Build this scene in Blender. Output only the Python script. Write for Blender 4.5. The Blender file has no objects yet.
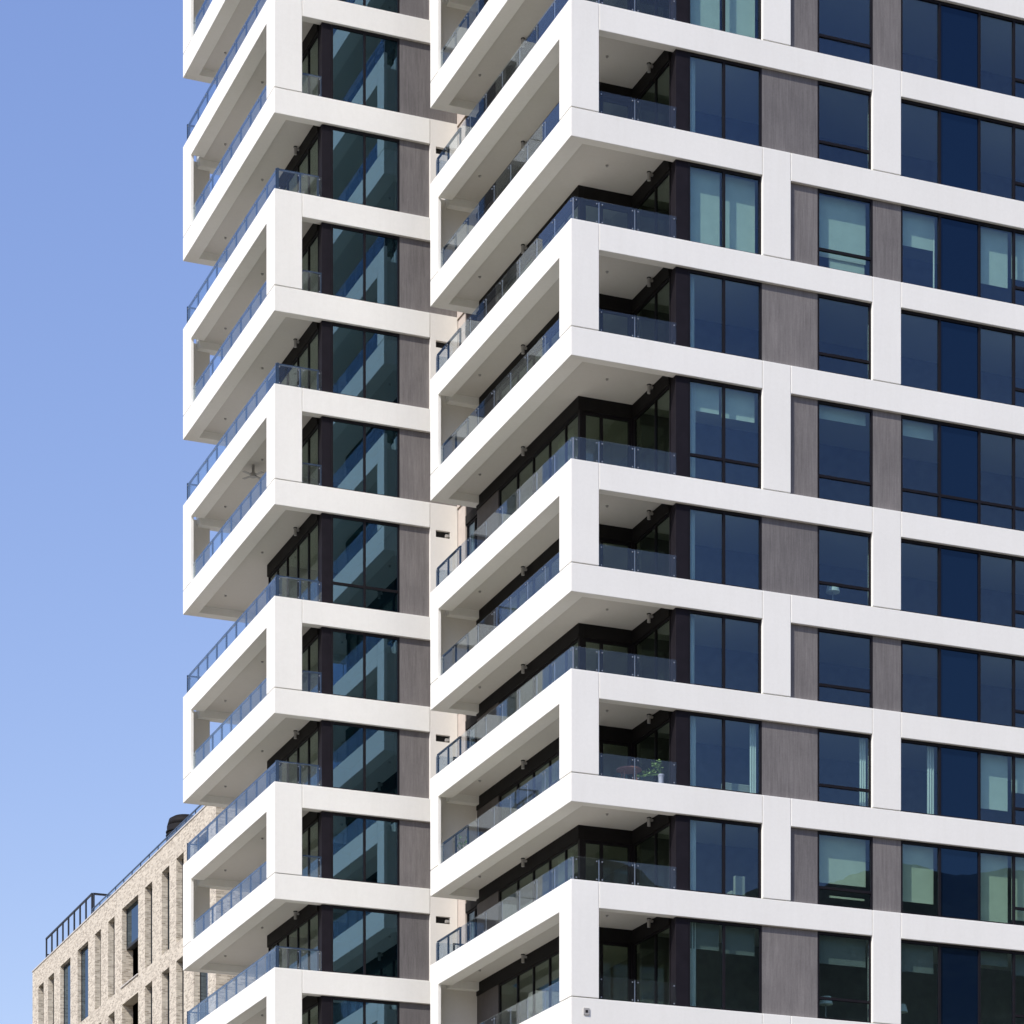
import bpy, bmesh, math, random
from mathutils import Vector, noise as mnoise
random.seed(7)
R = math.radians
sc = bpy.context.scene
col = sc.collection

# ------------------------------------------------------------------ frame of the place
F = 2947.0
TH = math.atan2(F, 7893.0 - 512.0)              # heading of the street front
U = (math.cos(TH), math.sin(TH)); V = (-U[1], U[0])
DEPTH = 86.7
C0 = ((571 - 512) / F * DEPTH, DEPTH)           # near corner of the tower
EYE = 1.6
SUN_EL, SUN_AZ = 45.0, math.degrees(TH) - 90 - 60.5

# ------------------------------------------------------------------ node helpers
def new_mat(name):
    m = bpy.data.materials.new(name); m.use_nodes = True
    nt = m.node_tree
    return m, nt, nt.nodes['Principled BSDF'], nt.nodes['Material Output']

def nd(nt, t, **kw):
    n = nt.nodes.new(t)
    for k, v in kw.items(): setattr(n, k, v)
    return n

def coords(nt, scale=(1, 1, 1)):
    tc = nd(nt, 'ShaderNodeTexCoord'); mp = nd(nt, 'ShaderNodeMapping')
    mp.inputs['Scale'].default_value = scale
    nt.links.new(tc.outputs['Object'], mp.inputs['Vector'])
    return mp.outputs['Vector']

def noise(nt, vec, scale, detail=4, rough=0.55):
    n = nd(nt, 'ShaderNodeTexNoise')
    n.inputs['Scale'].default_value = scale; n.inputs['Detail'].default_value = detail
    n.inputs['Roughness'].default_value = rough
    nt.links.new(vec, n.inputs['Vector'])
    return n.outputs['Fac']

def ramp(nt, fac, stops):
    r = nd(nt, 'ShaderNodeValToRGB')
    while len(r.color_ramp.elements) < len(stops): r.color_ramp.elements.new(0.5)
    for e, (p, c) in zip(r.color_ramp.elements, stops):
        e.position = p; e.color = (*c, 1)
    nt.links.new(fac, r.inputs['Fac'])
    return r.outputs['Color']

def mixc(nt, a, b, fac, mode='MIX'):
    m = nd(nt, 'ShaderNodeMixRGB', blend_type=mode)
    for s, v in ((m.inputs['Fac'], fac), (m.inputs['Color1'], a), (m.inputs['Color2'], b)):
        if isinstance(v, bpy.types.NodeSocket): nt.links.new(v, s)
        elif isinstance(v, (int, float)): s.default_value = v
        else: s.default_value = (*v, 1)
    return m.outputs['Color']

def bump(nt, fac, bsdf, strength, dist=0.01):
    b = nd(nt, 'ShaderNodeBump'); b.inputs['Strength'].default_value = strength
    b.inputs['Distance'].default_value = dist
    nt.links.new(fac, b.inputs['Height']); nt.links.new(b.outputs['Normal'], bsdf.inputs['Normal'])

# ------------------------------------------------------------------ materials
def plain(name, c, rough=0.6, metal=0.0, var=0.12, scale=3.0, spec=0.5):
    m, nt, b, o = new_mat(name)
    n = noise(nt, coords(nt), scale)
    lo = tuple(x * (1 - var) for x in c); hi = tuple(min(1, x * (1 + var)) for x in c)
    nt.links.new(ramp(nt, n, [(0.3, lo), (0.7, hi)]), b.inputs['Base Color'])
    b.inputs['Roughness'].default_value = rough; b.inputs['Metallic'].default_value = metal
    b.inputs['Specular IOR Level'].default_value = spec
    return m

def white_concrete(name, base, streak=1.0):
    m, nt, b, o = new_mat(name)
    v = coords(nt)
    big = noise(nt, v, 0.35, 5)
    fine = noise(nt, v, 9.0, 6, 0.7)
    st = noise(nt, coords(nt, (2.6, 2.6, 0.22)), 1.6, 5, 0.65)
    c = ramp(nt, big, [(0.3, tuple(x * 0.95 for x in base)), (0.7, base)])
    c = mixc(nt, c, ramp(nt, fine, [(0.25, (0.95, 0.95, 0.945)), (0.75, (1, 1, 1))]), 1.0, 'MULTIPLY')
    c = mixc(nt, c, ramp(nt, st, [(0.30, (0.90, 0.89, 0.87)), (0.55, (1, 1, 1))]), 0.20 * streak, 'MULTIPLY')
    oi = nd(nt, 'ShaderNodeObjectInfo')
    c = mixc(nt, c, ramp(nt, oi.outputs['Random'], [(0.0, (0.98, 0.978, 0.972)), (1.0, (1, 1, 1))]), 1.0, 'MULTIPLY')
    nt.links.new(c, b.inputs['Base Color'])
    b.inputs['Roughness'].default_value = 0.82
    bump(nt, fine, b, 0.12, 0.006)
    return m

def glass(name, tint, refl, r0=0.09, rough=0.0, haze=0.0, body=None, wob=0.008):
    """architectural glass: tinted straight-through light plus a coated mirror reflection"""
    m, nt, b, o = new_mat(name); nt.nodes.remove(b)
    lw = nd(nt, 'ShaderNodeLayerWeight'); lw.inputs['Blend'].default_value = 0.5
    pw = nd(nt, 'ShaderNodeMath', operation='POWER'); pw.inputs[1].default_value = 5.0
    nt.links.new(lw.outputs['Facing'], pw.inputs[0])
    fr = nd(nt, 'ShaderNodeMath', operation='MULTIPLY_ADD'); fr.inputs[1].default_value = 1 - r0; fr.inputs[2].default_value = r0
    nt.links.new(pw.outputs[0], fr.inputs[0])
    g = nd(nt, 'ShaderNodeBsdfGlossy'); g.inputs['Color'].default_value = (*refl, 1)
    g.inputs['Roughness'].default_value = rough
    oi = nd(nt, 'ShaderNodeObjectInfo'); lo = tuple(x * 0.80 for x in refl)
    nt.links.new(ramp(nt, oi.outputs['Random'], [(0.0, lo), (1.0, tuple(min(1, x * 1.05) for x in refl))]), g.inputs['Color'])
    n = noise(nt, coords(nt), 0.9, 2)
    bp = nd(nt, 'ShaderNodeBump'); bp.inputs['Strength'].default_value = wob; bp.inputs['Distance'].default_value = 0.05
    nt.links.new(n, bp.inputs['Height']); nt.links.new(bp.outputs['Normal'], g.inputs['Normal'])
    if body:
        t = nd(nt, 'ShaderNodeBsdfDiffuse'); t.inputs['Color'].default_value = (*body, 1); ts = t.outputs[0]
    else:
        t = nd(nt, 'ShaderNodeBsdfTransparent'); t.inputs['Color'].default_value = (*tint, 1); ts = t.outputs[0]
        if haze:
            d = nd(nt, 'ShaderNodeBsdfDiffuse'); d.inputs['Color'].default_value = (0.8, 0.85, 0.85, 1)
            hm = nd(nt, 'ShaderNodeMixShader'); hm.inputs[0].default_value = haze
            nt.links.new(ts, hm.inputs[1]); nt.links.new(d.outputs[0], hm.inputs[2]); ts = hm.outputs[0]
    mx = nd(nt, 'ShaderNodeMixShader')
    nt.links.new(fr.outputs[0], mx.inputs[0]); nt.links.new(ts, mx.inputs[1]); nt.links.new(g.outputs[0], mx.inputs[2])
    nt.links.new(mx.outputs[0], o.inputs['Surface'])
    return m

def panel_mat():
    m, nt, b, o = new_mat('grey_cladding')
    st = noise(nt, coords(nt, (11, 11, 0.55)), 1.5, 9, 0.82)
    big = noise(nt, coords(nt, (1, 1, 0.6)), 1.1, 5)
    fine = noise(nt, coords(nt), 26.0, 4, 0.8)
    c = ramp(nt, st, [(0.28, (0.108, 0.099, 0.096)), (0.5, (0.165, 0.153, 0.148)), (0.72, (0.228, 0.213, 0.206))])
    c = mixc(nt, c, ramp(nt, big, [(0.3, (0.86, 0.86, 0.86)), (0.7, (1.08, 1.08, 1.07))]), 1.0, 'MULTIPLY')
    c = mixc(nt, c, ramp(nt, fine, [(0.3, (0.85, 0.85, 0.85)), (0.75, (1.12, 1.12, 1.12))]), 1.0, 'MULTIPLY')
    oi = nd(nt, 'ShaderNodeObjectInfo')
    c = mixc(nt, c, ramp(nt, oi.outputs['Random'], [(0.0, (0.86, 0.86, 0.87)), (1.0, (1.1, 1.09, 1.07))]), 1.0, 'MULTIPLY')
    nt.links.new(c, b.inputs['Base Color']); b.inputs['Roughness'].default_value = 0.75
    bump(nt, st, b, 0.2, 0.005)
    return m

def brick_mat():
    m, nt, b, o = new_mat('buff_brick')
    tc = nd(nt, 'ShaderNodeTexCoord'); sp = nd(nt, 'ShaderNodeSeparateXYZ'); cb = nd(nt, 'ShaderNodeCombineXYZ')
    ad = nd(nt, 'ShaderNodeMath', operation='ADD')
    nt.links.new(tc.outputs['Object'], sp.inputs[0])
    nt.links.new(sp.outputs[0], ad.inputs[0]); nt.links.new(sp.outputs[1], ad.inputs[1])
    nt.links.new(ad.outputs[0], cb.inputs[0]); nt.links.new(sp.outputs[2], cb.inputs[1])
    br = nd(nt, 'ShaderNodeTexBrick'); br.offset = 0.5
    br.inputs['Scale'].default_value = 1.0
    br.inputs['Brick Width'].default_value = 0.225; br.inputs['Row Height'].default_value = 0.075
    br.inputs['Mortar Size'].default_value = 0.012; br.inputs['Bias'].default_value = -0.28
    br.inputs['Color1'].default_value = (0.63, 0.572, 0.465, 1); br.inputs['Color2'].default_value = (0.19, 0.15, 0.108, 1)
    br.inputs['Mortar'].default_value = (0.56, 0.52, 0.435, 1)
    nt.links.new(cb.outputs[0], br.inputs['Vector'])
    n = noise(nt, coords(nt, (1, 1, 2.2)), 2.1, 5, 0.7)
    c = mixc(nt, br.outputs['Color'], ramp(nt, n, [(0.3, (0.8, 0.78, 0.76)), (0.7, (1.12, 1.1, 1.07))]), 1.0, 'MULTIPLY')
    nt.links.new(c, b.inputs['Base Color']); b.inputs['Roughness'].default_value = 0.9
    bump(nt, br.outputs['Fac'], b, -0.3, 0.01)
    return m

M = {}
M['white'] = white_concrete('white_precast', (0.875, 0.862, 0.80))
M['soffit'] = white_concrete('soffit_concrete', (0.68, 0.65, 0.59), 0.7)  # same white concrete toned down, shade of the coffers put into its colour
M['wall'] = white_concrete('cream_render', (0.80, 0.775, 0.72), 0.6)
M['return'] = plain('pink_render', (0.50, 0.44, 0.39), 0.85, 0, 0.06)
M['panel'] = panel_mat()
M['frame'] = plain('dark_frame', (0.011, 0.0095, 0.0115), 0.5, 0.0, 0.1, spec=0.15)
M['pier'] = plain('dark_cladding', (0.013, 0.011, 0.0145), 0.6, 0.0, 0.15, spec=0.1)
M['lintel'] = plain('dark_lintel', (0.012, 0.011, 0.011), 0.7, spec=0.15)
M['fin'] = plain('fin_cladding', (0.075, 0.066, 0.062), 0.7)
M['rail'] = plain('sky_tinted_metal', (0.035, 0.062, 0.105), 0.35, 0.3)  # grey metal, blue sky reflection painted into its base colour
M['rail_dark'] = plain('dark_teal_metal', (0.022, 0.032, 0.048), 0.55, 0.0, 0.1, spec=0.2)
M['clamp'] = plain('steel_clamp', (0.30, 0.32, 0.35), 0.4, 0.6, 0.05)
M['glass'] = glass('facade_glass', (0.80, 0.90, 0.90), (0.56, 0.72, 1.0), 0.066)
M['glass_navy'] = glass('navy_glass', (0, 0, 0), (0.36, 0.66, 1.0), 0.062, body=(0.003, 0.008, 0.022))
M['glass_wing'] = glass('teal_glass', (0.21, 0.38, 0.48), (0.47, 0.76, 1.0), 0.19)
M['glass_door'] = glass('door_glass', (0.70, 0.76, 0.70), (0.85, 0.95, 0.95), 0.06)
M['glass_rail'] = glass('balustrade_glass', (0.90, 0.93, 0.95), (0.85, 0.93, 1.0), 0.038, haze=0.005)
M['blind'] = plain('roller_blind', (0.60, 0.62, 0.50), 0.8, 0, 0.05)
M['blind_dim'] = plain('shaded_blind', (0.17, 0.175, 0.15), 0.8, 0, 0.06)  # darker copy of the roller blind, dim light of the lowest floor in its colour
M['blind_warm'] = plain('warm_blind', (0.58, 0.565, 0.40), 0.8, 0, 0.05)
M['curtain'] = plain('curtain_fabric', (0.66, 0.66, 0.57), 0.9, 0, 0.05)
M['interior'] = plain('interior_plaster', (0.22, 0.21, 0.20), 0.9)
M['floor'] = plain('interior_floor', (0.22, 0.17, 0.12), 0.7)
M['joint'] = plain('joint_backing', (0.10, 0.09, 0.08), 0.9)
M['brick'] = brick_mat()
M['coping'] = plain('pale_coping', (0.52, 0.49, 0.45), 0.7)
M['black'] = plain('black_steel', (0.012, 0.013, 0.015), 0.5)
M['brick_glass'] = glass('brick_window_glass', (0, 0, 0), (0.62, 0.8, 1.0), 0.10, body=(0.012, 0.016, 0.02))
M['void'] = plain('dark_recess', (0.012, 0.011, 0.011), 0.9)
M['lampgrey'] = plain('lamp_metal', (0.36, 0.35, 0.33), 0.5, 0.0)
M['wood'] = plain('red_wood', (0.16, 0.07, 0.045), 0.55)
M['leaf'] = plain('leaf', (0.12, 0.22, 0.05), 0.6, 0, 0.5, 20)
M['pot'] = plain('glazed_pot', (0.36, 0.38, 0.44), 0.4)
M['fabric'] = plain('pale_upholstery', (0.34, 0.32, 0.25), 0.9)

# ------------------------------------------------------------------ mesh builder
class MB:
    def __init__(s): s.v, s.f = [], []
    def prism(s, poly, z0, z1):
        area = sum(poly[i][0] * poly[(i + 1) % len(poly)][1] - poly[(i + 1) % len(poly)][0] * poly[i][1] for i in range(len(poly)))
        if area < 0: poly = poly[::-1]
        n, k = len(poly), len(s.v)
        s.v += [(x, y, z0) for x, y in poly] + [(x, y, z1) for x, y in poly]
        s.f.append(tuple(k + i for i in reversed(range(n)))); s.f.append(tuple(k + n + i for i in range(n)))
        for i in range(n):
            j = (i + 1) % n
            s.f.append((k + i, k + j, k + n + j, k + n + i))
        return s
    def box(s, x0, x1, y0, y1, z0, z1):
        x0, x1 = sorted((x0, x1)); y0, y1 = sorted((y0, y1)); z0, z1 = sorted((z0, z1))
        return s.prism([(x0, y0), (x1, y0), (x1, y1), (x0, y1)], z0, z1)
    def tube(s, p, q, r, r2=None, n=8):
        p, q = Vector(p), Vector(q); r2 = r if r2 is None else r2
        d = (q - p).normalized(); a = d.orthogonal().normalized(); b = d.cross(a); k = len(s.v)
        for c, rr in ((p, r), (q, r2)):
            for i in range(n):
                t = 2 * math.pi * i / n
                s.v.append(tuple(c + (a * math.cos(t) + b * math.sin(t)) * rr))
        for i in range(n):
            j = (i + 1) % n
            s.f.append((k + i, k + j, k + n + j, k + n + i))
        s.f.append(tuple(k + i for i in reversed(range(n)))); s.f.append(tuple(k + n + i for i in range(n)))
        return s
    def build(s, name, mat, parent=None, bevel=0):
        me = bpy.data.meshes.new(name); me.from_pydata(s.v, [], s.f); me.update()
        me.materials.append(mat)
        o = bpy.data.objects.new(name, me); col.objects.link(o); o.parent = parent
        if bevel:
            md = o.modifiers.new('edge', 'BEVEL'); md.width = bevel; md.segments = 2; md.limit_method = 'ANGLE'
        return o

def tag(o, label=None, cat=None, group=None, kind=None):
    if label: o['label'] = label
    if cat: o['category'] = cat
    if group: o['group'] = group
    if kind: o['kind'] = kind
    return o

def empty(name, loc, rz=0):
    o = bpy.data.objects.new(name, None); col.objects.link(o)
    o.location = loc; o.rotation_euler = (0, 0, rz); o.empty_display_size = 0.5
    return o

# ------------------------------------------------------------------ THE TOWER
tower = empty('apartment_tower', (C0[0], C0[1], 0), TH)
tag(tower, 'tall white concrete framed apartment tower with stacked corner balconies and dark windows', 'apartment building')

LV = [(61.75, 'T'), (58.45, 'B'), (55.05, 'T'), (51.70, 'B'), (48.34, 'T'), (45.11, 'B'), (41.84, 'T'), (38.66, 'B'),
      (34.77, 'T'), (31.71, 'B'), (28.59, 'T'), (25.53, 'B'), (22.40, 'T'), (18.93, 'B'), (15.75, 'T'), (12.65, 'B')]
LV = [(z + EYE, t) for z, t in LV]
HT = {'T': 0.785, 'B': 0.85}
AE, BE = 21.0, 20.3                    # right end and rear of the built part
ML = 12.0                              # length of the main balcony side
SD, SF = 0.50, 0.32                    # side and front edge beam depths
CW = 0.90                              # corner column width
LC0 = 11.28                            # far column of the main balcony
AI, BI, AS = 1.62, 3.18, 3.42          # inner glass lines of the main balcony
AW, BW, WL = -4.73, 14.17, 11.39       # wing corner and balcony length
WI, WLC = -3.06, 10.34
WCW = 0.97
WBE = 20.3
COFF = 0.27
RC = 0.105                             # window recess
G = 0.012                              # half joint width
COLA, COLB = (6.29, 7.24), (10.05, 11.04)

def rnd(a, b): return random.uniform(a, b)

BLIND = {'m': 'blind'}
def add_blind(win, a0, a1, b, ztop, zbot):
    MB().box(a0, a1, b, b + 0.012, zbot, ztop).build('blind', M[BLIND['m']], win)
    return win

def add_curtain(win, a0, a1, b, z0, z1, folds=5):
    mb = MB(); n = folds * 6
    pts = []
    for i in range(n + 1):
        t = i / n
        pts.append((a0 + (a1 - a0) * t, b + 0.009 * math.sin(t * folds * 2 * math.pi) + 0.006 * math.sin(t * 17)))
    for x, y in pts: mb.v += [(x, y, z0), (x + 0.004, y, z1)]
    for i in range(n): mb.f.append((2 * i, 2 * i + 2, 2 * i + 3, 2 * i + 1))
    mb.build('curtain', M['curtain'], win)

def facade_window(a0, a1, b, z0, z1, mull=(), trans=None, trans_from=None, glass_mat='glass', navy=None, fw=0.06, mw=0.075):
    """street-front window: dark frame mesh, its panes as sub-parts"""
    fr = MB(); d0, d1 = b, b + 0.09
    fr.box(a0, a1, d0, d1, z1 - fw * 1.5, z1)
    fr.box(a0, a1, d0, d1, z0, z0 + fw)
    zi0, zi1 = z0 + fw, z1 - fw * 1.5
    fr.box(a0, a0 + fw, d0, d1, zi0, zi1); fr.box(a1 - fw, a1, d0, d1, zi0, zi1)
    xs = [a0 + fw]
    for m in mull:
        fr.box(m - mw / 2, m + mw / 2, d0, d1, zi0, zi1); xs += [m - mw / 2, m + mw / 2]
    xs.append(a1 - fw)
    bays = [(xs[i], xs[i + 1]) for i in range(0, len(xs), 2)]
    if trans:
        for i, (p, q) in enumerate(bays):
            if trans_from is None or i >= trans_from:
                fr.box(p, q, d0 + 0.004, d1, trans - 0.04, trans + 0.04)
    w = fr.build('window', M['frame'], tower)
    pn = MB(); nv = MB()
    for i, (p, q) in enumerate(bays):
        t = nv if navy == i else pn
        tr = trans if (trans and (trans_from is None or i >= trans_from)) else None
        y = d0 + 0.045
        if tr:
            t.box(p, q, y, y + 0.02, zi0, tr - 0.04); t.box(p, q, y, y + 0.02, tr + 0.04, zi1)
        else: t.box(p, q, y, y + 0.02, zi0, zi1)
    pn.build('pane', M[glass_mat], w)
    if nv.v: nv.build('pane', M['glass_navy'], w)
    return w, bays

def balcony_glazing(axis, c, s0, s1, z0, z1, mull, glass_mat='glass_door', fw=0.055, lint=0.42, name='balcony_door', face=-1):
    """glazed wall of a balcony with a dark lintel; axis 'a': runs along a at b=c, axis 'b': runs along b at a=c"""
    def bx(m, p, q, o0, o1, za, zb):
        if axis == 'a': m.box(p, q, c + o0, c + o1, za, zb)
        else: m.box(c + o0, c + o1, p, q, za, zb)
    l = MB(); bx(l, s0, s1, -0.05, 0.12, z1 - lint, z1); l.build('lintel', M['lintel'], tower)
    fr = MB(); zt = z1 - lint
    bx(fr, s0, s1, 0, 0.08, zt - fw, zt - 0.003); bx(fr, s0, s1, 0, 0.08, z0, z0 + 0.09)
    e = [s0, *mull, s1]; xs = []
    for i, m in enumerate(e):
        w = fw / 2 if 0 < i < len(e) - 1 else fw
        p, q = (m, m + w) if i == 0 else ((m - w, m) if i == len(e) - 1 else (m - w, m + w))
        bx(fr, p, q, 0, 0.08, z0 + 0.09, zt - fw)
        if i > 0: xs[-1].append(p)
        if i < len(e) - 1: xs.append([q])
    o = fr.build(name, M['frame'], tower)
    pn = MB()
    for p, q in xs: bx(pn, p, q, 0.035, 0.05, z0 + 0.09, zt - fw)
    pn.build('pane', M[glass_mat], o)
    return o, xs

def railing(runs, z, metal_posts, h=0.70, first_metal=0):
    """runs: list of (axis, c, s0, s1, joints); one balcony railing with glass sheets, handrail, posts and clamps"""
    rl = MB(); cl = MB(); sheets = []
    for (axis, c, s0, s1, joints, posts) in runs:
        def P(s, o, zz): return (s, c + o, zz) if axis == 'a' else (c + o, s, zz)
        def bx(m, p, q, o0, o1, za, zb):
            if axis == 'a': m.box(p, q, c + o0, c + o1, za, zb)
            else: m.box(c + o0, c + o1, p, q, za, zb)
        e = sorted([s0, *joints, s1])
        gm = MB()
        for p, q in zip(e[:-1], e[1:]):
            bx(gm, p + 0.012, q - 0.012, -0.008, 0.008, z - 0.06, z + h)
            for s in (p + 0.09, q - 0.09):
                for zz in (z + 0.08, z + h - 0.09):
                    bx(cl, s - 0.017, s + 0.017, -0.028, -0.009, zz - 0.017, zz + 0.017)
        sheets.append(gm)
        ps = e if posts == 'all' else posts
        for s in ps:
            bx(rl, s - 0.028, s + 0.028, 0.03, 0.085, z - 0.1, z + h - (0.0 if posts == 'all' else 0.02))
        if ps:
            lo, hi = (min(ps), max(ps))
            bx(rl, lo - 0.028, hi + 0.028, 0.024, 0.092, z + h + 0.002, z + h + 0.045)
        if not ps or posts != 'all':
            for s in e:
                if not any(abs(s - k) < 0.3 for k in ps): bx(cl, s - 0.009, s + 0.009, 0.012, 0.04, z - 0.1, z + h - 0.03)
    o = rl.build('balcony_railing', M['rail' if metal_posts else 'rail_dark'], tower)
    for g in sheets: g.build('glass_sheet', M['glass_rail'], o)
    cl.build('clamps', M['clamp'], o)
    return o

def wall_lamp(a, b, z, axis):
    mb = MB()
    if axis == 'b': mb.tube((a - 0.13, b, z - 0.22), (a - 0.13, b, z + 0.02), 0.052, n=12); mb.box(a - 0.1, a, b - 0.04, b + 0.04, z - 0.06, z)
    o = mb.build('wall_lamp', M['lampgrey'], tower)
    MB().tube((a - 0.13, b, z + 0.022), (a - 0.13, b, z + 0.06), 0.065, n=12).build('lamp_cap', M['black'], o)

def sprinkler(mb, a, b, z): mb.tube((a, b, z - 0.05), (a, b, z), 0.035, 0.05)

# ---- floor bands, columns, slabs level by level
for i, (z, t) in enumerate(LV):
    h = HT[t]; zb = z - h; zc = zb + COFF; zs = z - 0.10
    band = MB()
    jn = MB()
    if t == 'B':      # closed corner, ring bottom: broken by the column of the floor below
        ca, cb = COLA
        band.prism([(0, 0), (ca - G, 0), (ca - G, SF), (SD, SF), (SD, ML - 0.42), (AI + 0.06, ML - 0.42), (AI + 0.06, ML), (0, ML)], zb, z)
        band.box(cb + G, AE, 0, SF, zb, z)
        # wing
        band.prism([(AW, BW), (0.80 - G, BW), (0.80 - G, BW + SF), (AW + SD, BW + SF), (AW + SD, BW + WL - 0.42),
                    (1.4, BW + WL - 0.42), (1.4, BW + WL), (AW, BW + WL)], zb, z)
    else:             # ring top: broken by the corner column, the far column and column B
        ca, cb = COLB
        band.box(CW + G, ca - G, 0, SF, zb, z)
        band.box(cb + G, AE, 0, SF, zb, z)
        band.box(0, SD, CW + G, LC0 - G, zb, z)
        band.box(SD + 0.0, AI + 0.06, ML - 0.42, ML, zb, z)
        band.box(AW + WCW + G, 1.78, BW, BW + SF, zb, z)
        band.box(AW, AW + SD, BW + CW + G, BW + WLC - G, zb, z)
        band.box(AW + SD, 1.4, BW + WL - 0.42, BW + WL, zb, z)
    band.build('floor_band', M['white'], tower, 0.014)
    # slab with recessed ceiling
    sl = MB()
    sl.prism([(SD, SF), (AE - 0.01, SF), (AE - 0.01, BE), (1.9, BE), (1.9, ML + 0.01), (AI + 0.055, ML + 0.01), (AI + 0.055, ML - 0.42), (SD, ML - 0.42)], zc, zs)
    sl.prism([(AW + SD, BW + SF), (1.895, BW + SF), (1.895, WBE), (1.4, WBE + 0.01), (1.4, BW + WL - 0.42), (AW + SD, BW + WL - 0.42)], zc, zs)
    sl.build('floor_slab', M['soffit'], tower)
    sp = MB()
    for (a, b) in ((0.95, 9.9), (1.9, 1.7), (AW + 1.1, BW + 9.6), (AW + 1.1, BW + 5.0)):
        sprinkler(sp, a, b, zc)
    sp.build('sprinkler', M['lampgrey'], tower)

def win_styles(i):
    """what shows behind the street-front glass of the floor above level i"""
    return {
        3: dict(w1=('cur', .95)), 4: dict(w1=('full',)),
        6: dict(w1=('full',), w2=('blind', .80), w3={0: .44, 2: .74, 3: .60}),
        7: dict(), 8: dict(w1=('blind', .27), w2=('blind', .13), w3={0: .16}),
        9: dict(), 10: dict(), 11: dict(w1=('right',), w2=('right',), w3={2: .78, 3: .5}, w3c=0),
        12: dict(w2=('blind', .66), w3={0: .8, 2: .98, 3: .9}), 13: dict(w1=('blind', .30), w2=('blind', .33), w3={0: .33, 2: .16, 3: .25}),
    }.get(i, {})

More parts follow.
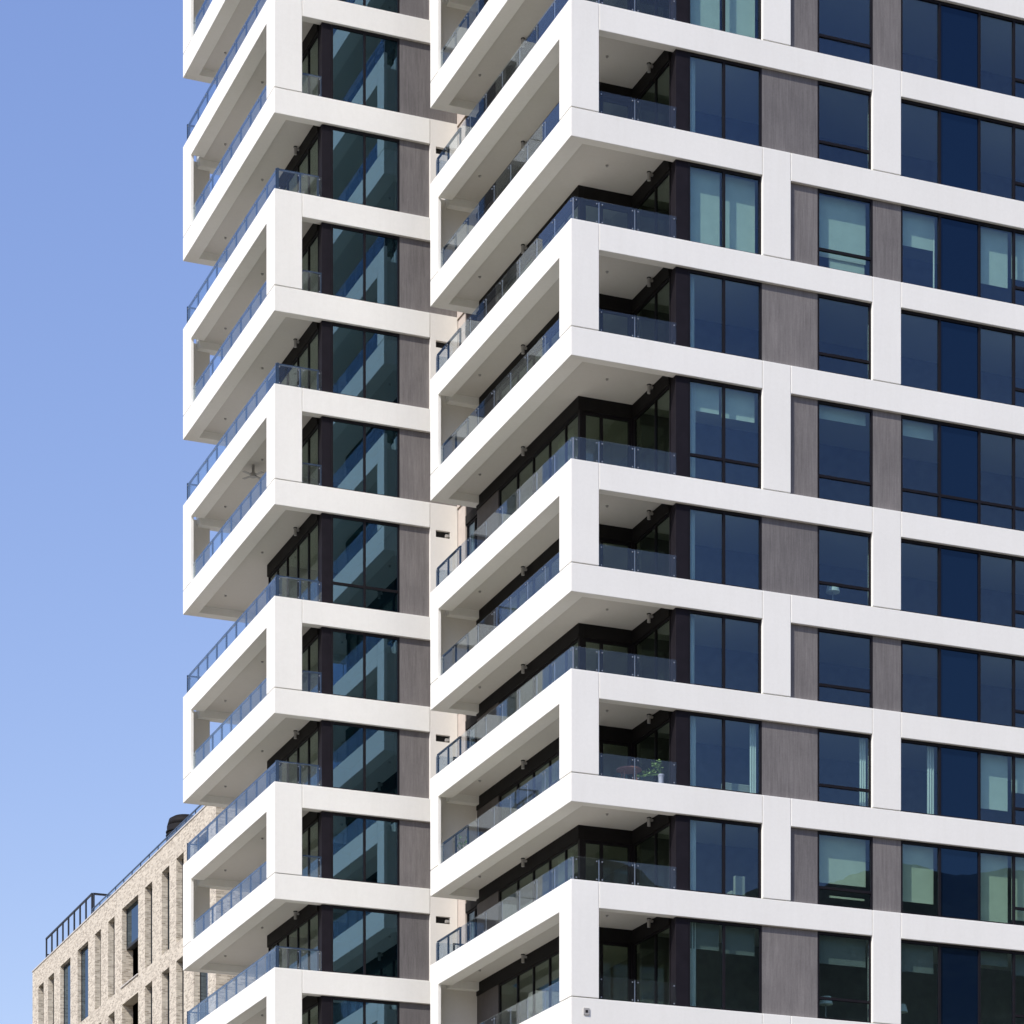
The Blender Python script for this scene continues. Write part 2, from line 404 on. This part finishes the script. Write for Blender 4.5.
for i in range(1, len(LV)):
    z0, t0 = LV[i]; z1, t1 = LV[i - 1]
    zt = z1 - HT[t1]; gap = (t0 == 'T')          # gap floor: open corner above a ring top
    zc = zt + COFF; zf = z0 - 0.10
    tall = (z1 - z0) > 3.7
    # columns ------------------------------------------------------------
    if not gap:
        MB().box(0, CW, 0, CW, z0 + 2 * G, z1).build('column', M['white'], tower, 0.014)
        c = MB(); c.box(0, 0.12, LC0, ML, z0 + 2 * G, z1); c.build('column', M['white'], tower, 0.014)
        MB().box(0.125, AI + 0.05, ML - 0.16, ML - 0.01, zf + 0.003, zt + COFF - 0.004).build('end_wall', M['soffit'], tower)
        MB().box(COLB[0], COLB[1], 0, SF, z0 + 2 * G, z1).build('column', M['white'], tower, 0.014)
        MB().box(AW, AW + WCW, BW, BW + CW, z0 + 2 * G, z1).build('column', M['white'], tower, 0.014)
        MB().box(AW, AW + 0.12, BW + WLC, BW + WL, z0 + 2 * G, z1).build('column', M['white'], tower, 0.014)
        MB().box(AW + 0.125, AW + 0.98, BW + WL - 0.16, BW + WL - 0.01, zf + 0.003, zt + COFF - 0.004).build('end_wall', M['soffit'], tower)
    else:
        MB().box(COLA[0], COLA[1], 0, SF, z0 + 2 * G, z1).build('column', M['white'], tower, 0.014)
        # cream wall strip of the wing beside the main balconies, with its vent
        vz = z0 + 0.60 * (zt - z0) + 0.55
        w = MB(); va, vb = 1.00, 1.52
        x0, x1 = 0.80, 1.79
        vz0, vz1 = zt - 0.29, zt - 0.05
        w.box(x0, va, BW, BW + 0.3, z0 + 2 * G, z1); w.box(vb, x1, BW, BW + 0.3, z0 + 2 * G, z1)
        w.box(va, vb, BW, BW + 0.3, z0 + 2 * G, vz0); w.box(va, vb, BW, BW + 0.3, vz1, z1)
        wl = w.build('wall_strip', M['wall'], tower)
        g = MB(); g.box(va, vb, BW + 0.12, BW + 0.14, vz0, vz1)
        g.build('vent', M['void'], wl)
        MB().box(vb - 0.16, vb - 0.05, BW + 0.0, BW + 0.115, vz0 + 0.05, vz0 + 0.14).build('vent_flap', M['lampgrey'], wl)
    # cream return wall and glazing between main balcony and wing
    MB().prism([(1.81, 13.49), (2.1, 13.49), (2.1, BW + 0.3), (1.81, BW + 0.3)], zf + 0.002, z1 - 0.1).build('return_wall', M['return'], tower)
    MB().box(1.84, 1.93, ML + 0.02, 13.48, zc + 0.002, z1 - 0.102).build('spandrel', M['frame'], tower)
    balcony_glazing('b', 1.86, ML + 0.02, 13.48, zf, zc, [12.72], 'glass', lint=0.3, name='side_window')
    # street front: pier, windows, panels ---------------------------------
    st = win_styles(i)
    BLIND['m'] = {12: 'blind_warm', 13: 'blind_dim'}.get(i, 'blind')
    MB().prism([(AS + 0.02, RC), (3.86, RC), (3.86, RC + 0.35), (AS + 0.02, RC + 0.35)], z0 + 0.002, zt - 0.002).build('pier', M['pier'], tower, 0.01)
    tz = z0 + 0.245 * (zt - z0)
    w1e = 6.29 if gap else 6.31
    w1, bays = facade_window(3.862, w1e, RC, z0 + 0.002, zt - 0.002, mull=(5.05,), trans=tz if tall else None)
    bb = RC + 0.26
    zi0, zi1 = z0 + 0.03, zt - 0.05
    H = zi1 - zi0
    s = st.get('w1')
    if not (s and s[0] in ('full',)):
        add_curtain(w1, 3.95, 4.2 + rnd(-.03, .06), bb, zf + .02, zi1, 3)
    if s:
        if s[0] == 'full': add_blind(w1, 3.93, 5.02, bb, zi1, zf + .02); add_blind(w1, 5.12, 6.22, bb + .03, zi1, zf + .02)
        elif s[0] == 'cur': add_curtain(w1, 4.2, 4.95, bb, zf, zi1, 5); add_curtain(w1, 5.3, 6.22, bb, zf, zi1, 6)
        elif s[0] == 'blind': add_blind(w1, 3.95, 5.0, bb, zi1, zi1 - s[1] * H); add_blind(w1, 5.1, 6.2, bb + .02, zi1, zi1 - (s[1] + .02) * H)
        elif s[0] == 'right': add_curtain(w1, 6.02, 6.24, bb, zf, zi1, 3)
    pl = (7.242, 8.20) if gap else (6.312, 8.20)
    MB().box(pl[0], pl[1], RC, RC + 0.2, z0 + 0.002, zt - 0.002).build('wall_panel', M['panel'], tower)
    pr = (10.112, 11.09)
    if gap: MB().box(pr[0], pr[1], RC, RC + 0.2, z0 + 0.002, zt - 0.002).build('wall_panel', M['panel'], tower)
    w2e = 10.11 if gap else 10.06
    w2, _ = facade_window(8.202, w2e, RC, z0 + 0.002, zt - 0.002, trans=tz)
    s = st.get('w2')
    if s:
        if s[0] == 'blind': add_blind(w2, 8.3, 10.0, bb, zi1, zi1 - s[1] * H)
        else: add_curtain(w2, 9.78, 10.0, bb, zf, zi1, 3)
    if i == 6: add_blind(w2, 8.75, 9.98, bb + 0.04, z0 + 0.52, zf + .1)
    if i == 12: add_blind(w2, 8.75, 9.98, bb + 0.04, z0 + 0.42, z0 + .36)
    w3s = 11.092 if gap else 11.03
    w3, bays = facade_window(w3s, 18.2, RC, z0 + 0.002, zt - 0.002, mull=(12.47, 13.885, 15.135, 16.6), trans=tz,
                             trans_from=None if tall else 3, navy=1)
    for k, fr_ in st.get('w3', {}).items():
        p, q = bays[k]
        if fr_ >= 1: add_curtain(w3, p + .02, q - .03, bb, zf, zi1, 5)
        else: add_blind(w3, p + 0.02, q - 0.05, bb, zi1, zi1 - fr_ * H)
    if st.get('w3c') is not None:
        p, q = bays[st['w3c']]; add_curtain(w3, q - 0.28, q - 0.03, bb, zf, zi1, 3)
    if i == 6: add_curtain(w3, bays[0][1] - 0.07, bays[0][1] - 0.01, bb, zf, zi1, 1)
    MB().box(18.202, AE, RC, RC + 0.2, z0 + 0.002, zt - 0.002).build('wall_panel', M['panel'], tower)
    # inner glazing of the main balcony -------------------------------------
    o, _ = balcony_glazing('b', AS, RC + 0.36, BI - 0.06, zf, zc, [1.55], 'glass_door')
    o2, xs = balcony_glazing('a', BI, AI + 0.13, AS - 0.06, zf, zc, [2.37], 'glass_door', fw=0.09)
    o3, xs3 = balcony_glazing('b', AI, BI - 0.05, 9.9, zf, zc, [4.3, 5.6, 6.95, 8.3], 'glass_door')
    MB().box(AI - 0.02, AI + 0.04, 9.905, ML - 0.17, zf, zc - 0.42).build('fin_wall', M['fin'], tower)
    MB().box(AI - 0.05, AI + 0.05, 9.9, ML - 0.17, zc - 0.418, zc).build('lintel', M['lintel'], tower)
    wall_lamp(AS - 0.05, 1.6, zc - 0.05, 'b'); wall_lamp(AI - 0.05, 7.35, zc - 0.05, 'b')
    wall_lamp(WI - 0.05, BW + 2.4, zc - 0.05, 'b')
    if i % 3 != 1:
        p, q = xs3[1 + random.randrange(len(xs3) - 1)]
        mb = MB(); n = 30
        for k in range(n + 1):
            yy = p + (q - p) * k / n; xx = AI + 0.3 + 0.045 * math.sin(k * 1.3)
            mb.v += [(xx, yy, zf), (xx, yy, zc - 0.42)]
        for k in range(n): mb.f.append((2 * k, 2 * k + 2, 2 * k + 3, 2 * k + 1))
        mb.build('curtain', M['curtain'], o3)
    MB().box(AS - 0.058, AS + 0.1, BI - 0.058, BI + 0.1, zf, zc - 0.422).build('corner_post', M['frame'], tower)
    MB().box(AI - 0.01, AI + 0.128, BI - 0.048, BI + 0.09, zf, zc - 0.002).build('corner_post', M['frame'], tower)
    MB().box(AS - 0.056, AS + 0.1, BI - 0.056, BI + 0.1, zc - 0.42, zc - 0.002).build('lintel', M['lintel'], tower)
    # inner glazing of the wing balcony -------------------------------------
    MB().box(WI + 0.02, -2.70, BW + RC, BW + RC + 0.3, z0 + 0.002, zt - 0.002).build('pier', M['pier'], tower, 0.01)
    ww, _ = facade_window(-2.698, -0.272, BW + RC, z0 + 0.002, zt - 0.002, mull=(-1.515,), trans=tz if tall else None, glass_mat='glass_wing')
    MB().box(-0.27, 0.798 if gap else 1.79, BW + RC, BW + RC + 0.2, z0 + 0.002, zt - 0.002).build('wall_panel', M['panel'], tower)
    o4, xs4 = balcony_glazing('b', WI, BW + RC + 0.31, WBE, zf, zc, [BW + 1.55, BW + 2.75, BW + 3.95, BW + 5.1], 'glass_door')
    # rooms: back walls so that one cannot look right through ----------------
    core = MB()
    core.prism([(3.9, 3.6), (AE - 0.02, 3.6), (AE - 0.02, 3.75), (3.9, 3.75)], zf + 0.001, zc - 0.001)
    core.box(4.8, 4.95, 3.76, WBE - 0.02, zf + 0.001, zc - 0.001)
    core.box(WI + 3.0, WI + 3.15, BW + 1.2, WBE - 0.02, zf + 0.001, zc - 0.001)
    core.box(WI + 0.1, 4.79, WBE - 0.16, WBE - 0.02, zf + 0.001, zc - 0.001)
    core.box(8.0, 8.1, RC + 0.21, 3.59, zf + 0.001, zc - 0.001)
    core.build('room_wall', M['interior'], tower)
    MB().prism([(AI + 0.15, BI + 0.1), (AS + 0.1, BI + 0.1), (AS + 0.1, 0.6), (AE - 0.05, 0.6), (AE - 0.05, 3.6), (4.8, 3.6), (4.8, BW), (AI + 0.15, BW)], zf + 0.004, zf + 0.02).build('room_floor', M['floor'], tower)
    # railings ---------------------------------------------------------------
    zr = z0
    if gap:
        railing([('a', 0.10, 0.115, AS + 0.05, [0.95, 2.11], []),
                 ('b', 0.10, 0.115, ML - 0.30, [1.55, 2.95, 4.35, 5.8, 7.2, 8.6, 9.6, 10.7], [9.6, 10.7, ML - 0.33]),
                 ('a', ML - 0.30, 0.115, AI, [], [0.75, AI - 0.05])], zr, False)
        n = 9
        railing([('a', BW + 0.10, AW + 0.115, WI + 0.02, [AW + 0.95], [AW + 0.12, AW + 0.95, WI - 0.1]),
                 ('b', AW + 0.10, BW + 0.115, BW + WL - 0.30, [BW + 0.115 + (WL - 0.415) * k / n for k in range(1, n)], 'all'),
                 ('a', BW + WL - 0.30, AW + 0.115, 1.3, [AW + 1.5, AW + 3.0, AW + 4.5], 'all')], zr, True)
    else:
        railing([('a', 0.10, CW + 0.02, AS + 0.05, [2.11], []),
                 ('b', 0.10, CW + 0.02, LC0 - 0.02, [2.3, 3.7, 5.1, 6.5, 7.9, 8.9, 10.0], [8.9, 10.0, LC0 - 0.06])], zr, False)
        railing([('a', BW + 0.10, AW + CW + 0.02, WI + 0.02, [], 'all'),
                 ('b', AW + 0.10, BW + CW + 0.02, BW + WLC - 0.02, [BW + CW + (WLC - CW) * k / 8 for k in range(1, 8)], 'all'),
                 ('a', BW + WL - 0.30, AW + 1.0, 1.3, [AW + 2.5, AW + 4.0], 'all')], zr, True)

# ceiling fan of one wing balcony
zz = LV[6][0] - HT['T'] + COFF
fan = MB().tube((AW + 0.95, BW + 5.6, zz - 0.34), (AW + 0.95, BW + 5.6, zz), 0.05, n=10).tube((AW + 0.95, BW + 5.6, zz - 0.42), (AW + 0.95, BW + 5.6, zz - 0.3), 0.12, n=12).build('ceiling_fan', M['lampgrey'], tower)
for k in range(4):
    t = k * math.pi / 2 + 0.5; c, s_ = math.cos(t), math.sin(t)
    x, y = AW + 0.95, BW + 5.6
    MB().prism([(x + c * .12 - s_ * .05, y + s_ * .12 + c * .05), (x + c * .12 + s_ * .05, y + s_ * .12 - c * .05),
                (x + c * .48 + s_ * .06, y + s_ * .48 - c * .06), (x + c * .48 - s_ * .06, y + s_ * .48 + c * .06)], zz - 0.37, zz - 0.355).build('fan_blade', M['lampgrey'], fan)

# small square wall box on the lowest visible band
zl = LV[13][0]
bxo = MB().box(0.40, 0.58, -0.03, -0.002, zl - 0.50, zl - 0.30).build('wall_box', M['lampgrey'], tower)
MB().box(0.45, 0.53, -0.036, -0.031, zl - 0.44, zl - 0.36).build('box_opening', M['void'], bxo)

# cladding joint backing, rear body, podium and roof so that the tower stands complete
ztop, zbot = LV[0][0], LV[-1][0] - HT['B']
MB().box(0.3, AE - 0.3, 0.9, BE, 0.0, zbot - 0.01).box(AW + 0.5, 0.29, BW + 0.6, BE, 0.0, zbot - 0.012).build('podium', M['wall'], tower)
MB().box(4.96, AE - 0.4, 3.78, BE - 0.2, zbot, ztop - 1.0).build('service_core', M['interior'], tower)
MB().box(AE - 0.25, AE - 0.05, 0.5, BE, zbot, ztop - 0.95).build('gable_wall', M['white'], tower)
MB().box(2.0, AE, 1.0, BE, ztop + 0.01, ztop + 3.2).build('roof_plant_room', M['panel'], tower)

# ------------------------------------------------------------------ things on balconies and behind the glass
def place(name, a, b, z):
    return empty(name, (C0[0] + U[0] * a + V[0] * b, C0[1] + U[1] * a + V[1] * b, z), TH)

zb_ = LV[11][0] - 0.10
t = place('patio_table', 2.38, 1.15, zb_)
tag(t, 'small round reddish wooden table behind the glass railing of a corner balcony', 'table')
MB().tube((0, 0, 0.72), (0, 0, 0.76), 0.38, n=28).build('table_top', M['wood'], t)
for k in range(4):
    c, s_ = math.cos(k * math.pi / 2 + .6), math.sin(k * math.pi / 2 + .6)
    MB().tube((c * .30, s_ * .30, 0), (c * .25, s_ * .25, .72), 0.022).build('leg', M['wood'], t)

p = place('potted_plant', 3.2, 0.62, zb_)
tag(p, 'leggy green plant in a pale pot behind a corner balcony railing', 'plant')
pot = MB().tube((0, 0, 0), (0, 0, 0.5), 0.06, 0.09, 14).tube((0, 0, 0.5), (0, 0, 0.55), 0.1, 0.1, 14).build('pot', M['pot'], p)
st_ = MB(); lf = MB()
for k in range(7):
    ang = rnd(0, 6.28); ln = rnd(.3, .6); tip = Vector((math.cos(ang) * ln * .6 - .15, math.sin(ang) * .12, .55 + ln * .75))
    if k < 3: tip = Vector((-.35 - .22 * k, .05, .62 - .1 * k))
    st_.tube((0, 0, .55), tip, 0.012, 0.006, 5)
    for q in range(20):
        c = Vector((0, 0, .6)).lerp(tip, rnd(.45, 1.05)) + Vector((rnd(-.05, .05), rnd(-.05, .05), rnd(-.04, .06)))
        d = Vector((rnd(-1, 1), rnd(-1, 1), rnd(-.4, 1))).normalized() * rnd(.06, .11); w_ = d.orthogonal().normalized() * .03
        n0 = len(lf.v); lf.v += [tuple(c), tuple(c + d * .5 + w_), tuple(c + d), tuple(c + d * .5 - w_)]; lf.f.append((n0, n0 + 1, n0 + 2, n0 + 3))
st_.build('stem', M['leaf'], p); lf.build('foliage', M['leaf'], p)

def plant(a, b, z, label, hh, n=60, sp=.22):
    p = place('potted_plant', a, b, z); tag(p, label, 'plant')
    MB().tube((0, 0, 0), (0, 0, .35), .12, .17, 14).build('pot', M['pot'], p)
    st, lf = MB(), MB()
    for k in range(6):
        st.tube((0, 0, .35), (rnd(-sp, sp), rnd(-sp, sp), hh * rnd(.7, 1)), .012, .006, 5)
    for q in range(n):
        c = Vector((rnd(-sp, sp), rnd(-sp, sp), rnd(.45, hh)))
        d = Vector((rnd(-1, 1), rnd(-1, 1), rnd(-.3, 1))).normalized() * rnd(.08, .15); w_ = d.orthogonal().normalized() * .035
        n0 = len(lf.v); lf.v += [tuple(c), tuple(c + d * .5 + w_), tuple(c + d), tuple(c + d * .5 - w_)]; lf.f.append((n0, n0 + 1, n0 + 2, n0 + 3))
    st.build('stem', M['leaf'], p); lf.build('foliage', M['leaf'], p)
plant(.62, 1.75, zb_, 'bushy plant behind the side railing just left of the corner column', 1.05)
plant(.5, 10.3, zb_, 'small plant at the far left end of the side balcony, behind its railing', .9, 40)
ch = place('balcony_chair', .85, 3.9, zb_)
tag(ch, 'dark slim chair behind the blue side balcony glass', 'chair')
MB().box(-.24, .24, -.24, .24, .42, .46).build('seat', M['black'], ch, .01)
MB().box(.2, .24, -.24, .24, .62, .98).build('backrest', M['black'], ch, .01)
for x, y, zt2 in ((-.21, -.21, .419), (-.21, .21, .419), (.22, -.21, .619), (.22, .21, .619)):
    MB().tube((x, y, 0), (x, y, zt2), .016).build('leg', M['black'], ch)

def lamp(a, b, lvl, label, h=0.95):
    z = LV[lvl][0] - 0.08
    o = place('table_lamp', a, b, z); tag(o, label, 'lamp', 'lamps behind the windows')
    MB().tube((0, 0, 0), (0, 0, 0.03), 0.13, n=14).tube((0, 0, .03), (0, 0, h - .2), 0.02).build('lamp_stand', M['lampgrey'], o)
    MB().tube((0, 0, h - .24), (0, 0, h), 0.22, 0.16, 18).build('lamp_shade', M['curtain'], o)
lamp(9.0, 0.62, 9, 'white shaded lamp behind the narrow window midway up the tower, below its transom', 0.82)
lamp(8.85, 0.8, 13, 'pale lamp in the dark narrow window at the bottom of the photo')
lamp(11.45, 0.75, 13, 'pale lamp in the lowest dark wide window, right of the white column', 0.9)
o = place('sofa', 5.75, 0.75, LV[11][0] - 0.08)
tag(o, 'pale low sofa back seen at the bottom of the two-pane window', 'sofa')
MB().box(-.55, .38, -.3, -.1, 0.1, .48).build('backrest', M['fabric'], o, 0.03)
MB().box(-.55, .38, -.097, .45, 0.1, .33).build('seat', M['fabric'], o, 0.03)
o = place('armchair', 5.8, 0.8, LV[12][0] - 0.08)
tag(o, 'tan high-backed chair behind a lower two-pane window', 'chair')
MB().box(-.18, .18, -.25, -.12, 0.1, .85).build('backrest', M['fabric'], o, 0.03)
MB().box(-.25, .25, -.117, .4, 0.1, .42).build('seat', M['fabric'], o, 0.03)

# ------------------------------------------------------------------ BRICK BUILDING on the left
def brick_t(px, off=0.0):
    """distance along the brick front, from its far corner, off metres behind its face"""
    k = (px - 512) / F
    return (P[0] + U[0] * off - k * (P[1] + U[1] * off)) / (V[0] - k * V[1])
Y152 = 128.0
k0, kf = (152 - 512) / F, (32.5 - 512) / F
x152 = k0 * Y152
s_ = (x152 - kf * Y152) / (kf * V[1] - V[0])
P = (x152 + V[0] * s_, Y152 + V[1] * s_)
bk = empty('brick_building', (P[0], P[1], 0), TH - math.pi / 2)
tag(bk, 'buff brick building with tall narrow recessed windows and a roof railing, left of the tower', 'building')
ROOF = (1640 - 972.3) * P[1] / F + EYE
op_px = [(38.3, 43.7), (48, 54), (60.3, 70.4), (77.6, 88.2), (95, 100.9), (108.1, 114.6), (122.1, 138.2), (145.0, 152.2), (161.8, 169.4), (176.3, 183.7)]
ops = [(brick_t(p), brick_t(q)) for p, q in op_px]
t = ops[-1][1]
pat = [(1.55, 2.1), (1.3, 2.0), (1.5, 1.9), (1.7, 3.0), (1.6, 1.5), (1.7, 1.6), (1.5, 1.6), (1.5, 1.8)]
TEND = brick_t(229)
for g_, w_ in pat:
    if t + g_ + w_ > TEND - 0.8: break
    ops.append((t + g_, t + g_ + w_)); t += g_ + w_
L = t + 1.2
TOPD, RH, SPD = 1.02, 3.56, 0.76
rows = []
zt = ROOF - TOPD
for r in range(7):
    rows.append((zt - RH, zt)); zt -= RH + SPD
TK = 0.5
w = MB()
w.box(0, L, 0, TK, rows[0][1], ROOF)
for r, (za, zb2) in enumerate(rows):
    e = 0.0
    for (p, q) in ops:
        w.box(e, p, 0, TK, za, zb2); e = q
    w.box(e, L, 0, TK, za, zb2)
    nz = rows[r + 1][1] if r + 1 < len(rows) else 0.0
    w.box(0, L, 0, TK, nz, za)
w.box(0, TK, TK, 14, 0, ROOF); w.box(TK, L, 13.5, 14, 0, ROOF); w.box(L - TK, L, TK, 13.5, 0, ROOF)
w.build('brick_wall', M['brick'], bk)
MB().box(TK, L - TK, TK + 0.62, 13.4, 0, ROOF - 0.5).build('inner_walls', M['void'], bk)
MB().box(TK + 0.01, L - TK - 0.01, TK + 0.01, 13.49, ROOF - 0.48, ROOF - 0.3).build('roof', M['coping'], bk)
MB().box(-0.02, L + 0.02, -0.03, TK + 0.03, ROOF, ROOF + 0.06).build('coping', M['coping'], bk)
for r, (za, zb2) in enumerate(rows[:3]):
    for k, (p, q) in enumerate(ops):
        wide = (k == 6 or k == 13)
        dep = 0.42 if wide else (0.17 if k in (2, 3) else 0.26)
        if wide and r == 0:
            zm = za + RH * 0.52
            fr = MB().box(p, q, 0.2, 0.5, zm - 0.12, zm).box(p, p + .06, .2, .26, zm, zb2).box(q - .06, q, .2, .26, zm, zb2).build('window', M['black'], bk)
            MB().box(p + .06, q - .06, .22, .24, zm, zb2).build('pane', M['brick_glass'], fr)
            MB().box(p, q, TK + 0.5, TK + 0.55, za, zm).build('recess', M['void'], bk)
            MB().box(p - 0.1, q + 0.05, -0.05, 0.3, za, za + 0.05).build('sill', M['coping'], bk)
        elif wide:
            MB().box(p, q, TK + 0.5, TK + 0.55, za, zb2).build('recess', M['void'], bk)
        else:
            fr = MB().box(p, p + .05, dep, dep + .06, za, zb2).box(q - .05, q, dep, dep + .06, za, zb2).box(p + .05, q - .05, dep, dep + .06, za, za + .06).box(p + .05, q - .05, dep, dep + .06, zb2 - .06, zb2).build('window', M['black'], bk)
            MB().box(p + .05, q - .05, dep + .02, dep + .04, za + .06, zb2 - .06).build('pane', M['brick_glass'], fr)
for r, (za, zb2) in enumerate(rows[3:]):
    for k, (p, q) in enumerate(ops): MB().box(p, q, 0.28, 0.3, za, zb2).build('window', M['brick_glass'], bk)
# roof railing: black bars at the far end, glass along the rest
f0, f1 = brick_t(46.5, .28), brick_t(92.0, .28)
fz = ROOF + 0.06
fence = MB(); n = 8
for k in range(n + 1):
    x = f0 + (f1 - f0) * k / n; fence.box(x - .07, x + .07, .25, .31, fz, fz + 1.2)
fence.box(f0 - .05, f1 + .05, .24, .32, fz + 1.202, fz + 1.28)
fence.box(f1 + .3, f1 + .42, .25, .31, fz, fz + 1.2).box(f1 + .3, f1 + .42, .32, 2.6, fz + 1.12, fz + 1.2).box(f0 - .05, f0 + .05, .33, 4, fz + .42, fz + .47)
fence.build('roof_fence', M['black'], bk)
gb = MB(); pb = MB(); x = f1 + .1
while x < L - 1.6:
    gb.box(x + .02, x + 1.48, .26, .275, fz, fz + .42); pb.box(x - .02, x + .02, .25, .29, fz, fz + .45); x += 1.5
pb.box(f1, L, .245, .295, fz + .452, fz + .5)
rr = pb.build('roof_railing', M['rail'], bk); gb.build('glass_sheet', M['glass_rail'], rr)
# louvred roof vent behind the parapet
vd = 1.6
v0, v1 = brick_t(162.0, vd), brick_t(164.5, vd) + 2.6
yv = P[1] - V[1] * v0 + U[1] * vd
zt_ = -0.12 + (1640 - 817.5) * yv / F + EYE
cx_, cy_, rv = v0 + .85, vd + .85, .85
vv = MB().tube((cx_, cy_, ROOF - .29), (cx_, cy_, zt_ - .45), rv, rv * .97, 24).tube((cx_, cy_, zt_ - .449), (cx_, cy_, zt_ - .12), rv * .97, rv * .86, 24).tube((cx_, cy_, zt_ - .119), (cx_, cy_, zt_), rv * .86, rv * .62, 24).build('roof_vent', M['lintel'], bk)
for pz in vv.data.polygons: pz.use_smooth = len(pz.vertices) == 4
lv = MB(); zz_ = ROOF + .1
while zz_ < zt_ - .6:
    lv.tube((cx_, cy_, zz_), (cx_, cy_, zz_ + .05), rv + .025, None, 24); zz_ += .16
lv.build('louvre', M['lintel'], vv)

# ------------------------------------------------------------------ ground and hills
def ground_mat():
    m, nt, b, o = new_mat('pale_paving')
    v = coords(nt)
    c = ramp(nt, noise(nt, v, 0.02, 6), [(0.35, (0.13, 0.11, 0.08)), (0.65, (0.20, 0.175, 0.13))])
    c = mixc(nt, c, ramp(nt, noise(nt, v, 1.2, 6), [(0.3, (0.8, 0.8, 0.8)), (0.7, (1.05, 1.05, 1.05))]), 1.0, 'MULTIPLY')
    nt.links.new(c, b.inputs['Base Color']); b.inputs['Roughness'].default_value = 0.9
    return m
g = MB(); S = 4000
g.v = [(-S, -S, 0), (S, -S, 0), (S, S, 0), (-S, S, 0)]; g.f = [(0, 1, 2, 3)]
tag(g.build('ground', ground_mat()), kind='structure')

def hill_mat():
    m, nt, b, o = new_mat('hill_scrub')
    v = coords(nt)
    c = ramp(nt, noise(nt, v, 0.05, 7, 0.7), [(0.3, (0.012, 0.015, 0.009)), (0.5, (0.030, 0.034, 0.019)), (0.72, (0.085, 0.078, 0.05))])
    c = mixc(nt, c, ramp(nt, noise(nt, v, 0.35, 4), [(0.35, (0.5, 0.5, 0.5)), (0.65, (1.15, 1.15, 1.1))]), 1.0, 'MULTIPLY')
    nt.links.new(c, b.inputs['Base Color']); b.inputs['Roughness'].default_value = 0.95
    return m
h = MB(); NA, NR = 200, 30
for ia in range(NA + 1):
    az = R(270 + 75 * ia / NA)
    fade = min(1, ia / 14, (NA - ia) / 14)
    for ir in range(NR + 1):
        t = ir / NR; r = 260 + 420 * t
        x, y = r * math.cos(az), r * math.sin(az)
        prof = math.sin(min(1, t * 1.35) * math.pi / 2) ** 1.5
        ridge = 191 + max(-12, min(27, 5.2 * (322 - 270 - 75 * ia / NA))) + 22 * mnoise.noise((x * .006, y * .006, 0.3)) + 10 * mnoise.noise((x * .02, y * .02, 4.0)) + 6 * mnoise.noise((x * .07, y * .07, 9))
        h.v.append((x, y, -2 + ridge * prof * fade))
for ia in range(NA):
    for ir in range(NR):
        a = ia * (NR + 1) + ir; h.f.append((a, a + NR + 1, a + NR + 2, a + 1))
ho = h.build('hills', hill_mat()); tag(ho, kind='structure')
for pz in ho.data.polygons: pz.use_smooth = True

# ------------------------------------------------------------------ sky, sun, camera
w = bpy.data.worlds.new('World'); sc.world = w; w.use_nodes = True
nt = w.node_tree; bgn = nt.nodes['Background']
sky = nt.nodes.new('ShaderNodeTexSky'); sky.sky_type = 'NISHITA'; sky.sun_disc = False
sky.sun_elevation = R(SUN_EL); sky.sun_rotation = R(90 - SUN_AZ)
sky.air_density = 1.0; sky.dust_density = 0.6; sky.ozone_density = 2.0; sky.altitude = 0
tint = nt.nodes.new('ShaderNodeMixRGB'); tint.blend_type = 'MULTIPLY'; tint.inputs[0].default_value = 1
tcw = nt.nodes.new('ShaderNodeTexCoord'); spw = nt.nodes.new('ShaderNodeSeparateXYZ')
nt.links.new(tcw.outputs['Generated'], spw.inputs[0])
rw = nt.nodes.new('ShaderNodeValToRGB'); nt.links.new(spw.outputs[2], rw.inputs[0])
rw.color_ramp.elements[0].position = 0.20; rw.color_ramp.elements[0].color = (1.36 / 1.6, 1.17 / 1.6, 1.19 / 1.6, 1)
rw.color_ramp.elements[1].position = 0.52; rw.color_ramp.elements[1].color = (1.46 / 1.6, 1.36 / 1.6, 1.60 / 1.6, 1)
nt.links.new(rw.outputs[0], tint.inputs[2])
nt.links.new(sky.outputs[0], tint.inputs[1]); gain = nt.nodes.new('ShaderNodeVectorMath'); gain.operation = 'SCALE'; gain.inputs['Scale'].default_value = 1.63
nt.links.new(tint.outputs[0], gain.inputs[0]); nt.links.new(gain.outputs[0], bgn.inputs[0])
bgn.inputs[1].default_value = 0.145

sl = bpy.data.lights.new('sun', 'SUN'); sl.energy = 4.9; sl.angle = R(0.5); sl.color = (1.0, 0.95, 0.87)
so = bpy.data.objects.new('sun', sl); col.objects.link(so)
az, el = R(SUN_AZ), R(SUN_EL)
so.rotation_euler = Vector((math.cos(az) * math.cos(el), math.sin(az) * math.cos(el), math.sin(el))).to_track_quat('Z', 'Y').to_euler()
so.location = (-60, -60, 120)

cd = bpy.data.cameras.new('camera'); cam = bpy.data.objects.new('camera', cd); col.objects.link(cam)
cam.location = (0, 0, EYE); cam.rotation_euler = (R(90), 0, 0)
cd.sensor_width = 36; cd.lens = F / 1024 * 36; cd.shift_y = (1640 - 512) / 1024
cd.clip_start = 0.5; cd.clip_end = 8000
sc.camera = cam
sc.view_settings.view_transform = 'Standard'; sc.view_settings.look = 'None'
sc.view_settings.exposure = 0; sc.view_settings.gamma = 1
sc.cycles.max_bounces = 10; sc.cycles.transparent_max_bounces = 24; sc.cycles.glossy_bounces = 5; sc.cycles.diffuse_bounces = 5
